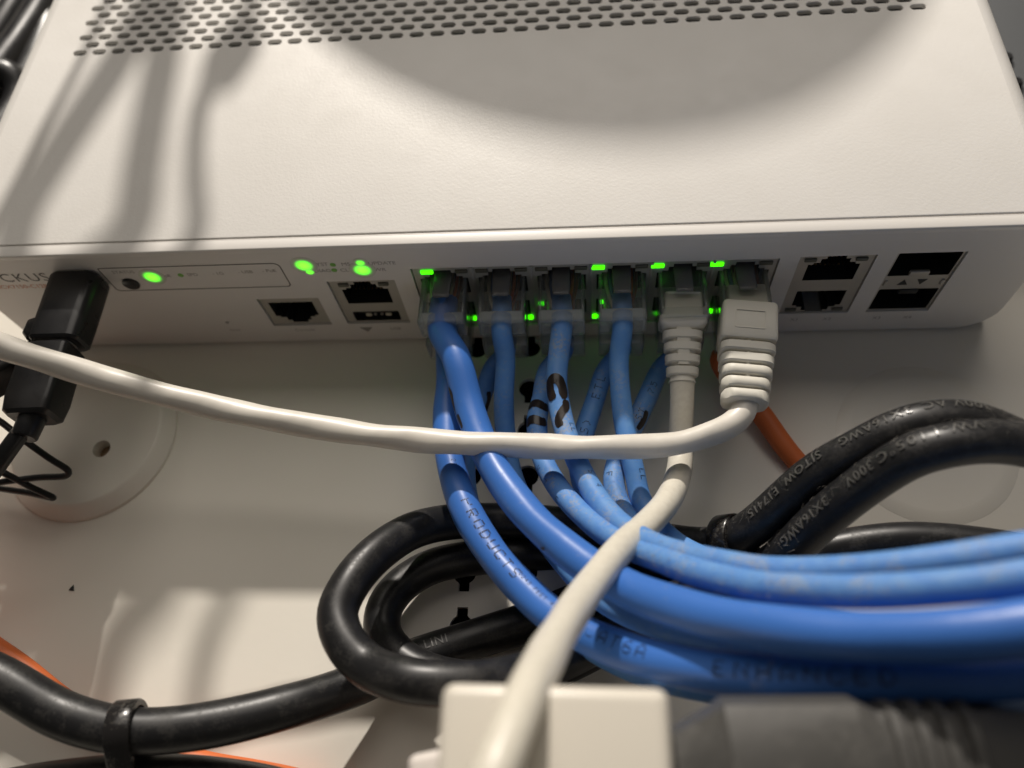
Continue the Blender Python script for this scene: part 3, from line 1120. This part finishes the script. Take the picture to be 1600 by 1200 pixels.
# sixth top port: block boot with five ribs
t = thing('network_cable', (77, 0, TZ), 'white network cable with square five-ribbed boot, slung left across the picture', 'network cable', 'network cables in the switch')
pl = plug(t, 77, TZ, 1, boot=False)
a, b = Vector((77.2, -9.3, TZ + 0.8)), at(1163, 636, 171)
ax = b - a
L = ax.length
bo = rib_boot(t, a, b, [(0.0, 11.4, 9.0, 0.8), (0.02, 11.9, 9.6, 1.0), (0.36, 12.2, 9.8, 1.0), (0.385, 11.6, 9.2, 1.0), (0.39, 8.2, 7.0, 2.0), (0.97, 6.4, 6.2, 2.6)])
loft('plug_insert', Vector((77.2, -3.6, TZ + 0.3)), (0, -1, 0), (0, 0, 1), [(0, 8.6, 5.4, 0.6), (6.0, 8.9, 5.8, 0.6)], 'boot_rubber', bo, 3)
for k in range(5):
    t0 = 0.41 + k * 0.118
    w = 11.8 - k * 0.42
    h = 9.3 - k * 0.3
    loft('rib', a + ax * t0, ax, up, [(0, w - 0.9, h - 0.9, 2.0), (0.35, w, h, 2.2 + k * 0.3), (L * 0.082, w, h, 2.2 + k * 0.3), (L * 0.082 + 0.35, w - 0.9, h - 0.9, 2.0)], 'boot_rubber', bo, 5, 50)
loft('bridge', a + ax * 0.37 + up * 3.3, ax, up, [(0, 1.0, 1.2, 0.2), (L * 0.5, 1.0, 0.8, 0.2)], 'boot_rubber', bo, 1)
# recessed panel on the block: a thin raised frame
au = ax.normalized()
un = (up - au * up.dot(au)).normalized()
sd = au.cross(un)
fc = a + ax * 0.20 + un * 4.88
fo, fi = rr_loop(-3.3, 3.3, -2.3, 2.3, 0.3, 2), rr_loop(-3.05, 3.05, -2.05, 2.05, 0.2, 2)
V = [fc + sd * x + au * y for x, y in fo] + [fc + sd * x + au * y for x, y in fi]
V += [v + un * 0.16 for v in V]
m = len(fo)
F = [[2 * m + i, 2 * m + (i + 1) % m, 3 * m + (i + 1) % m, 3 * m + i] for i in range(m)]
F += [[i, (i + 1) % m, 2 * m + (i + 1) % m, 2 * m + i] for i in range(m)] + [[m + i, m + (i + 1) % m, 3 * m + (i + 1) % m, 3 * m + i] for i in range(m)]
mesh('moulded_frame', V, F, 'boot_rubber', bo)
o, pq = tube('jacket', [a + ax * 0.8, b, at(1150, 656, 169.5), at(1122, 674, 168), at(1080, 688, 167), at(1040, 695, 166.5), at(950, 699, 166), at(800, 696, 167), at(640, 687, 168), at(520, 671, 169),
                        at(400, 650, 169), at(275, 622, 168), at(200, 602, 167), at(100, 573, 164), at(0, 540, 160), at(-110, 500, 155), at(-110, 500, 155) + Vector((-55, 20, 2)), at(-110, 500, 155) + Vector((-110, 45, -8))], 2.6, 'white_jacket', t, 28, 1.0, 0.2, 31)

# ================================================================== black power cords
G = 'black power cables'
t = thing('black_power_cable', at(560, 960, 168), 'coiled black power cord looped left and right, tied behind the blue cables', 'power cable', G)
ca = [at(*p) for p in [(1750, 800, 153), (1680, 740, 150), (1587, 686, 148), (1503, 658, 148), (1420, 666, 149), (1334, 706, 153), (1273, 741, 157), (1168, 830, 166), (1110, 852, 172), (1040, 846, 177),
                       (950, 830, 183), (860, 817, 185), (780, 813, 184), (700, 816, 179), (640, 831, 171), (585, 868, 163), (545, 915, 157), (527, 960, 153), (541, 1006, 149), (577, 1042, 146),
                       (630, 1061, 141), (690, 1068, 140), (760, 1066, 142), (840, 1046, 150), (940, 1000, 161), (1040, 945, 172), (1120, 905, 175), (1200, 884, 172), (1330, 854, 168), (1430, 845, 165), (1600, 864, 160), (1720, 890, 158)]]
o, pA = tube('outer_loop', ext(ca, 70, 100), 4.0, 'cord_rubber', t, 26, 1.3, 0.05, 41)
cb = [at(*p) for p in [(1760, 780, 146), (1640, 706, 141), (1560, 690, 140), (1490, 694, 140), (1428, 711, 142), (1372, 743, 146), (1290, 806, 153), (1205, 884, 163), (1150, 905, 172), (1060, 890, 181), (960, 874, 185), (860, 866, 186), (790, 868, 185),
                       (725, 874, 182), (670, 887, 180), (625, 916, 177), (600, 952, 173), (598, 987, 170), (618, 1020, 166), (660, 1048, 163), (730, 1064, 162), (820, 1060, 164), (920, 1020, 170), (1020, 960, 178)]]
o, pB = tube('inner_loop', ext(cb, 70, 0), 4.0, 'cord_rubber', t, 26, 1.3, 0.05, 43)


def emboss(parent, path, r, s, size, where, th, **kw):
    v2, f = text2d(s, size, kw.get('space', 1.15), True)
    if kw.get('flip', True):
        v2 = [(-x, -y) for x, y in v2]
    s0 = path.near(where)
    lo = wrap_vf(v2, f, path, r, s0, th, UP, 0.0)[0]
    hi = wrap_vf(v2, f, path, r, s0, th, UP, 0.22)[0]
    n = len(lo)
    cnt = {}
    for q in f:
        for i in range(len(q)):
            e = (q[i], q[(i + 1) % len(q)])
            cnt[frozenset(e)] = cnt.get(frozenset(e), 0) + 1
    F = [[i + n for i in q] for q in f]
    for q in f:
        for i in range(len(q)):
            e = (q[i], q[(i + 1) % len(q)])
            if cnt[frozenset(e)] == 1:
                F.append([e[1], e[0], e[0] + n, e[1] + n])
    return mesh('embossed_lettering', lo + hi, F, 'cord_lettering', parent)


# the paths run right to left, so these letters read upside down from the camera, as in the photograph
for s_, w in (('3X16AWG', (1365, 672, 148)), ('SJTOW', (1262, 735, 155)), ('E17415', (1198, 790, 160)), ('300V AC', (1490, 640, 146))):
    emboss(t, pA, 4.0, s_, 2.5, at(*w), -0.78, flip=False)
for s_, w in (('105°C', (1418, 702, 141)), ('300V', (1345, 745, 145)), ('3X16AWG', (1262, 812, 153)), ('VW-1', (1500, 678, 138))):
    emboss(t, pB, 4.0, s_, 2.6, at(*w), -0.72, flip=False)



def lint(parent, path, r, s0, s1, n, th0, spread, mat='lint_fibre', lmax=2.2):
    V, F = [], []
    for _ in range(n):
        s_ = random.uniform(s0, s1)
        th = random.gauss(th0, spread)
        p, tt, nn, bb = path.frame(s_, UP)
        o_ = nn * math.cos(th) + bb * math.sin(th)
        side = tt.cross(o_)
        d = (tt * random.uniform(-1, 1) + side * random.uniform(-1, 1)).normalized()
        L = random.uniform(0.4, lmax)
        lift = random.uniform(0.0, 0.5) ** 1.5 * L
        rad = random.uniform(0.009, 0.02)
        base = p + o_ * (r + 0.03)
        cv = [base - d * L / 2, base + o_ * lift + side * random.uniform(-.2, .2), base + d * L / 2 + o_ * lift * random.uniform(0, 1.2)]
        cv = [q if (q - p).dot(o_) > 0 else q + o_ * 0.2 for q in cv]
        n0 = len(V)
        for q in cv:
            V += [q + o_ * rad, q + side * rad, q - side * rad]
        for k in range(2):
            for m in range(3):
                F.append([n0 + k * 3 + m, n0 + k * 3 + (m + 1) % 3, n0 + k * 3 + 3 + (m + 1) % 3, n0 + k * 3 + 3 + m])
    o = mesh('lint', V, F, mat, parent)
    o['kind'] = 'stuff'
    return o


sR0, sR1 = pA.near(at(1600, 690, 148)), pA.near(at(1160, 838, 166))
lint(t, pA, 4.0, sR0, sR1, 150, -1.0, 0.3)
lint(t, pB, 4.0, pB.near(at(1620, 700, 141)), pB.near(at(1210, 880, 163)), 150, -1.0, 0.3)
lint(BB2[0], BB2[1], 2.35, BB2[1].near(at(1010, 865, 142)), BB2[1].near(at(1350, 924, 109)), 260, -0.3, 0.6, lmax=1.6)
lint(BT2[0], BT2[1], 2.4, BT2[1].near(at(1040, 860, 140)), BT2[1].near(at(1400, 886, 113)), 300, -0.5, 0.6, lmax=1.6)
lint(BB4[0], BB4[1], 2.35, BB4[1].near(at(959, 745, 176)), BB4[1].near(at(1002, 832, 166)), 120, 0.2, 0.7, lmax=1.2)
t = thing('black_power_cable', at(200, 1140, 150), 'black power cord crossing the lower left under a zip tie, ending below the coil', 'power cable', G)
cc = [at(*p) for p in [(-120, 1010, 154), (0, 1062, 152), (100, 1118, 151), (200, 1142, 150), (320, 1134, 152), (450, 1104, 157), (545, 1074, 164), (640, 1032, 171), (740, 999, 174), (830, 970, 175), (930, 930, 177), (1020, 900, 183)]]
o, pC = tube('jacket', ext(cc, 90, 0), 4.3, 'cord_rubber', t, 26, 1.3, 0.05, 45)
emboss(t, pC, 4.3, 'LINI', 2.8, at(680, 1008, 168), 0.5, flip=False)
t2 = thing('black_power_cable', at(200, 1212, 150), 'black power cord along the bottom left edge, beneath the zip-tied one', 'power cable', G)
cd = [at(*p) for p in [(-100, 1264, 156), (40, 1230, 154), (200, 1214, 153), (330, 1218, 154), (450, 1240, 155), (560, 1282, 156)]]
o, pD = tube('jacket', ext(cd, 90, 80), 4.1, 'cord_rubber', t2, 26, 1.3, 0.05, 47)


# ---- zip ties
def zip_tie(label, c1, c2, axis, r, w=4.4, head=None):
    t = thing('zip_tie', (c1 + c2) / 2, label, 'zip tie', 'black nylon zip ties')
    a = axis.normalized()
    d = (c2 - c1)
    d = (d - a * d.dot(a))
    D = d.length
    d.normalize()
    e = a.cross(d)
    pts = []
    for i in range(15):
        th = R(-90 + 180 * i / 14)
        pts.append(c1 + (d * -math.cos(th) + e * math.sin(th)) * r)
    for i in range(15):
        th = R(90 - 180 * i / 14)
        pts.append(c1 + d * D + (d * math.cos(th) + e * math.sin(th)) * r)
    n = len(pts)
    cen = c1 + d * D / 2
    V, F = [], []
    for i, p in enumerate(pts):
        cc_ = c1 if i < 15 else c1 + d * D
        o_ = (p - cc_).normalized()
        for q, (wx, oo) in enumerate(((-0.5, 0.0), (-0.5, 1.0), (-0.42, 1.25), (0.42, 1.25), (0.5, 1.0), (0.5, 0.0))):
            V.append(p + a * wx * w + o_ * (oo - 0.05))
    for i in range(n):
        j = (i + 1) % n
        for q in range(6):
            F.append([i * 6 + q, i * 6 + (q + 1) % 6, j * 6 + (q + 1) % 6, j * 6 + q])
    mesh('strap', V, F, 'black_nylon', t, 35)
    if head is not None:
        o_ = (head - c1)
        o_ = (o_ - a * o_.dot(a)).normalized()
        tt = a.cross(o_)
        M = Matrix((a, tt, o_)).transposed()
        rbox('head', c1 + o_ * (r + 1.6), (w + 1.6, 5.0, 3.4), 0.5, 'black_nylon', t, M)
    return t


sA = pC.near(at(198, 1142, 150))
p1, tt, _, _ = pC.frame(sA, UP)
p2 = pD.frame(pD.near(at(188, 1214, 153)), UP)[0]
zip_tie('black zip tie round the two cords at lower left', p1, p2, (tt + Vector((0.1, 0.18, 0))).normalized(), 4.4, 4.6)
sA = pA.near(at(1143, 845, 169))
p1, tt, _, _ = pA.frame(sA, UP)
p2 = pB.frame(pB.near(at(1168, 900, 169)), UP)[0]
zip_tie('black zip tie binding the coil beside the pale blue cables at right', p1, p2, (tt + Vector((0, 0.25, 0))).normalized(), 4.3, 4.6)

# ---- orange cable at lower left
tube_o, po = tube('orange_cable', ext([at(*p) for p in [(-90, 940, 180), (-30, 994, 177), (35, 1040, 174), (100, 1092, 172), (200, 1156, 169), (320, 1190, 167), (400, 1204, 166), (480, 1222, 164), (600, 1270, 162)]], 80, 60), 2.1, 'orange_jacket')
tag(tube_o, 'orange cable running under the black cords at lower left', 'cable')

# ================================================================== usb adapter, usb cable, wire
t = thing('usb_adapter', (-81.5, -9, 31), 'stubby black plug adapter pushed into the switch beside the brand name', 'adapter')
loft('body', (-81.6, -0.4, 31), (0, -1, 0), (0, 0, 1), [(0, 11.6, 7.6, 2.2), (0.6, 12.6, 8.4, 2.6), (13.0, 12.6, 8.4, 2.6), (17.6, 12.2, 8.2, 2.4), (18.2, 11.0, 7.0, 2.0)], 'black_plastic', t, 5, 35)
loft('side_lobe', (-87.2, -12.0, 30.6), (0.05, -1, 0), (0, 0, 1), [(0, 3.0, 5.0, 1.2), (1.2, 6.4, 7.0, 2.4), (4.2, 7.0, 7.2, 2.4), (5.4, 5.2, 5.6, 2.0)], 'black_plastic', t, 5, 40)
loft('socket', (-82.3, -18.4, 31), (-0.06, -1, 0), (0, 0, 1), [(0, 9.0, 4.4, 1.2), (3.5, 9.0, 4.4, 1.2)], 'steel_shield', t, 4, 35)
t = thing('usb_cable', on_z(62, 620, 29), 'black cable with flat moulded plug hanging from the adapter under the white cable', 'cable')
a = Vector((-82.3, -19.5, 31))
b = on_z(50, 655, 31.5)
ax = b - a
L = ax.length
loft('plug_body', a, ax, (0, 0, 1), [(0, 9.6, 7.0, 1.0), (0.8, 11.0, 8.4, 1.3), (L * 0.75, 11.2, 8.6, 1.3), (L - 0.8, 10.6, 8.0, 1.5), (L, 9.0, 6.6, 1.5)], 'black_plastic', t, 4, 35)
loft('strain_relief', b, ax + Vector((-2, 0, 0)), (0, 0, 1), [(-1, 5.8, 5.8, 2.9), (4.2, 5.4, 5.4, 2.7), (4.6, 4.8, 4.8, 2.4)], 'black_plastic', t, 5, 40)
tube('jacket', [b, on_z(22, 690, 31.5), on_z(-10, 735, 30), on_z(-60, 800, 26), on_z(-120, 860, 20), on_z(-230, 960, 8), on_z(-360, 1060, 0.5)], 1.95, 'black_plastic', t, 18)
for (dx, dy) in ((0.6, 6.2), (0.2, 8.4), (0.8, 9.6)):
    pass
pt = tube('twist_wire', [on_z(-60, 630, 24), on_z(-5, 655, 22), on_z(35, 686, 20), on_z(80, 718, 16), on_z(107, 736, 13), on_z(104, 743, 12), on_z(60, 746, 12), on_z(10, 752, 13), on_z(-40, 758, 14),
                         on_z(-60, 745, 15), on_z(-20, 728, 16), on_z(10, 741, 15), on_z(50, 762, 10), on_z(84, 778, 7), on_z(50, 771, 6), on_z(10, 765, 6), on_z(-60, 757, 6)], 0.8, 'black_plastic', None, 10, 0.6)[0]
tag(pt, 'thin black tie wire bent into loops below the black plug at left', 'wire')
t3 = rbox('connector_plug', on_z(-6, 578, 30), (11, 9, 9), 1.2, 'black_plastic', None, Matrix.Rotation(R(35), 3, 'Z'))
tag(t3, 'small black connector at the left edge just under the white cable', 'connector')

# ================================================================== lower edge: adapters and grey plug
zt = 80.0
pl_, pr_ = on_z(690, 1065, zt), on_z(1046, 1074, zt)
cx, yy, wd = (pl_.x + pr_.x) / 2, (pl_.y + pr_.y) / 2, (pr_ - pl_).length
rot = Matrix.Rotation(math.atan2(pr_.y - pl_.y, pr_.x - pl_.x), 3, 'Z')
hgt = zt - PZ
t = thing('power_adapter', (cx, yy - 16, PZ), 'cream plastic power adapter under the cable at the bottom edge', 'power adapter')
rbox('shell', Vector((cx, yy, PZ + hgt / 2)) + rot @ Vector((0, -16.5, 0)), (wd, 33, hgt), 1.6, 'adapter_white', t, rot, 5)
q = on_z(700, 1178, 60)
rot = Matrix.Rotation(R(12), 3, 'Z')
t = thing('power_adapter', (q.x, q.y - 12, PZ), 'second pinkish white adapter, only its corner showing at the bottom edge', 'power adapter')
qc = on_z(633, 1180, 60)
rbox('shell', Vector((qc.x, qc.y, (60 + PZ) / 2)) + rot @ Vector((6.25, -11, 0)), (12.5, 22, 60 - PZ), 1.4, 'adapter_pink', t, rot, 5)

# grey moulded plug at lower right
t = thing('grey_plug', at(1300, 1150, 118), 'dusty dark grey moulded plug lying along the lower right edge', 'plug')
zz = 70.0
ga, gb = on_z(1046, 1192, zz), on_z(1700, 1180, zz)
gx = (gb - ga).normalized()
loft('body', ga + Vector((0, -1.0, -6)), gx, (0, 0, 1), [(0, 7, 8, 3), (1.2, 11.0, 11.0, 4.0), (7.0, 16.8, 14.4, 5.0), (7.6, 18.0, 15.4, 5.2), (24, 17.6, 15.2, 5.2), (26.5, 15.6, 12.6, 5.0), (70, 15.0, 12.0, 5.0)], 'grey_rubber', t, 2, 28)
for k in range(4):
    loft('grip_rib', ga + gx * (27.5 + k * 3.0) + Vector((0, -1.0, -6)), gx, (0, 0, 1), [(0, 15.4, 12.4, 5.0), (0.4, 16.6, 13.4, 5.2), (1.5, 16.6, 13.4, 5.2), (1.9, 15.4, 12.4, 5.0)], 'grey_rubber', t, 3, 40)
loft('foot', ga + gx * 20 + Vector((0, -2, -12)), (0, 0, -1), (0, 1, 0), [(0, 10, 9, 2), (zz - 12 - PZ - 0, 14, 10, 2)], 'grey_rubber', t, 3, 40)

# ================================================================== things beside and behind the switch
t = thing('slate_box', (186, 90, PZ), 'flat slate grey box lying beside the right edge of the switch', 'box')
rbox('shell', (190, 96, PZ + 6), (82, 150, 12), 2.0, 'slate_plastic', t)
for (u, v) in ((1572, 92), (1587, 131), (1600, 166)):
    q = on_z(u, v, 10.5)
    loft('rubber_stud', (q.x, q.y, 9.6), (0, 0, 1), (0, 1, 0), [(0, 3.4, 3.4, 1.7), (1.4, 3.4, 3.4, 1.7), (2.2, 2.4, 2.4, 1.2)], 'black_plastic', t, 5, 40)

G2 = 'black cables beside the left edge of the switch'
for lab, pts, r in (('glossy black cable nearest the left edge of the switch', [(120, -110, 225), (88, -30, 226), (58, 25, 226), (25, 75, 225), (-25, 140, 223), (-90, 230, 218)], 5.6),
                    ('black cable second from the left edge of the switch', [(75, -110, 236), (45, -30, 236), (12, 30, 235), (-40, 110, 230), (-90, 190, 226)], 5.0),
                    ('dark black cable curving in below the others at the left edge', [(80, 10, 240), (68, 60, 240), (42, 120, 238), (10, 165, 234), (-50, 230, 228)], 5.2),
                    ('black cable end lowest at the left edge above the orange one', [(-60, 125, 214), (-10, 112, 216), (18, 120, 218), (30, 150, 221), (10, 190, 221), (-60, 260, 218)], 4.6)):
    o, _ = tube('black_cable', ext([on_z(u, v, PZ + r + 228 - d if d < 228 else PZ + r) for u, v, d in pts], 90, 60), r, 'black_plastic', None, 22, 1.5)
    tag(o, lab, 'cable', G2)
o, _ = tube('orange_cable', [on_z(*p) for p in [(22, 140, 1), (4, 176, 1), (-14, 206, 1), (-60, 270, 1)]], 2.4, 'orange_jacket')
tag(o, 'orange cable glimpsed at the left edge beside the switch', 'cable')


# cables hanging in front of the lamp, above the picture: their shadows fall on the switch and on the panel
def up_to(pt, h):
    """the point h mm nearer the lamp than pt"""
    d = (LPOS - pt).normalized()
    return pt + d * h


def back_to_cover(u, v):
    q = on_z(u, v, PZ)
    d = (LPOS - q).normalized()
    return q + d * ((HZ - PZ) / d.z)


G3 = 'cables hanging above the switch out of the picture'
for lab, tops, pans, r, h in (
        ('thin dark cable leftmost of those hanging above the switch', [(150, 45), (129, 90), (99, 146), (66, 206), (36, 266), (0, 335)], [], 1.3, 130),
        ('thick dark cable second from left above the switch', [(225, 20), (178, 105), (128, 180), (80, 255), (32, 335)], [(72, 1000), (60, 1060)], 4.6, 200),
        ('thick dark cable third from left above the switch', [(262, 20), (252, 100), (238, 170), (222, 260), (200, 370)], [(178, 1000), (160, 1080)], 4.5, 205),
        ('slim dark cable rightmost of those hanging above the switch', [(385, 20), (355, 90), (318, 150), (306, 210), (304, 290), (306, 370)], [(322, 1000), (310, 1080)], 2.3, 185)):
    q = [up_to(on_z(u, v, HZ), h) for u, v in tops] + [up_to(back_to_cover(u, v), h) for u, v in pans]
    q = [q[0] + (q[0] - q[1]).normalized() * 60 + Vector((0, 30, 0))] + q + [q[-1] + (q[-1] - q[-2]) * 1.5]
    o, _ = tube('hanging_cable', q, r, 'black_plastic', None, 16, 3)
    tag(o, lab, 'cable', G3)
    if r == 2.3:
        c = up_to(on_z(362, 84, HZ), h)
        rbox('plug_end', c, (10, 16, 10), 3, 'black_plastic', o, Matrix.Rotation(R(-18), 3, 'Z'))

# unseen pair of discs added behind the switch to throw the round shadow
tip = Vector((55, 24.0, HZ))
top = tip + (LPOS - tip) * ((250 - tip.y) / (LPOS.y - tip.y))
rr_ = (top.z - PZ) / 2
rc = Vector((top.x, 250, PZ + rr_))
t = thing('shadow_caster', (rc.x, rc.y, PZ), 'black double disc added behind the switch, out of the picture, to cast the round shadow', 'shadow caster')
for y0 in (0, 46):
    V, F = [], []
    n = 96
    for y in (y0, y0 + 3):
        for ro in (rr_, 18):
            V += [rc + Vector((ro * math.cos(2 * math.pi * i / n), y, ro * math.sin(2 * math.pi * i / n))) for i in range(n)]
    for i in range(n):
        j = (i + 1) % n
        F += [[i, j, n + j, n + i], [2 * n + i, 2 * n + j, 3 * n + j, 3 * n + i], [i, j, 2 * n + j, 2 * n + i], [n + i, n + j, 3 * n + j, 3 * n + i]]
    mesh('caster_disc', V, F, 'caster_black', t)
loft('caster_core', rc + Vector((0, 3.1, 0)), (0, 1, 0), (0, 0, 1), [(0, 90, 90, 45), (42.8, 90, 90, 45)], 'caster_black', t, 10)

# a tiny chip of debris on the panel
q = on_z(113, 919, PZ)
o = mesh('debris_chip', [q + Vector((-0.8, -0.6, 0.02)), q + Vector((0.7, -0.7, 0.02)), q + Vector((0.1, 0.9, 0.02)), q + Vector((0.0, -0.2, 0.9))], [[0, 1, 3], [1, 2, 3], [2, 0, 3], [2, 1, 0]], 'inner_dark')
tag(o, 'tiny dark chip of debris lying on the white panel at lower left', 'debris')
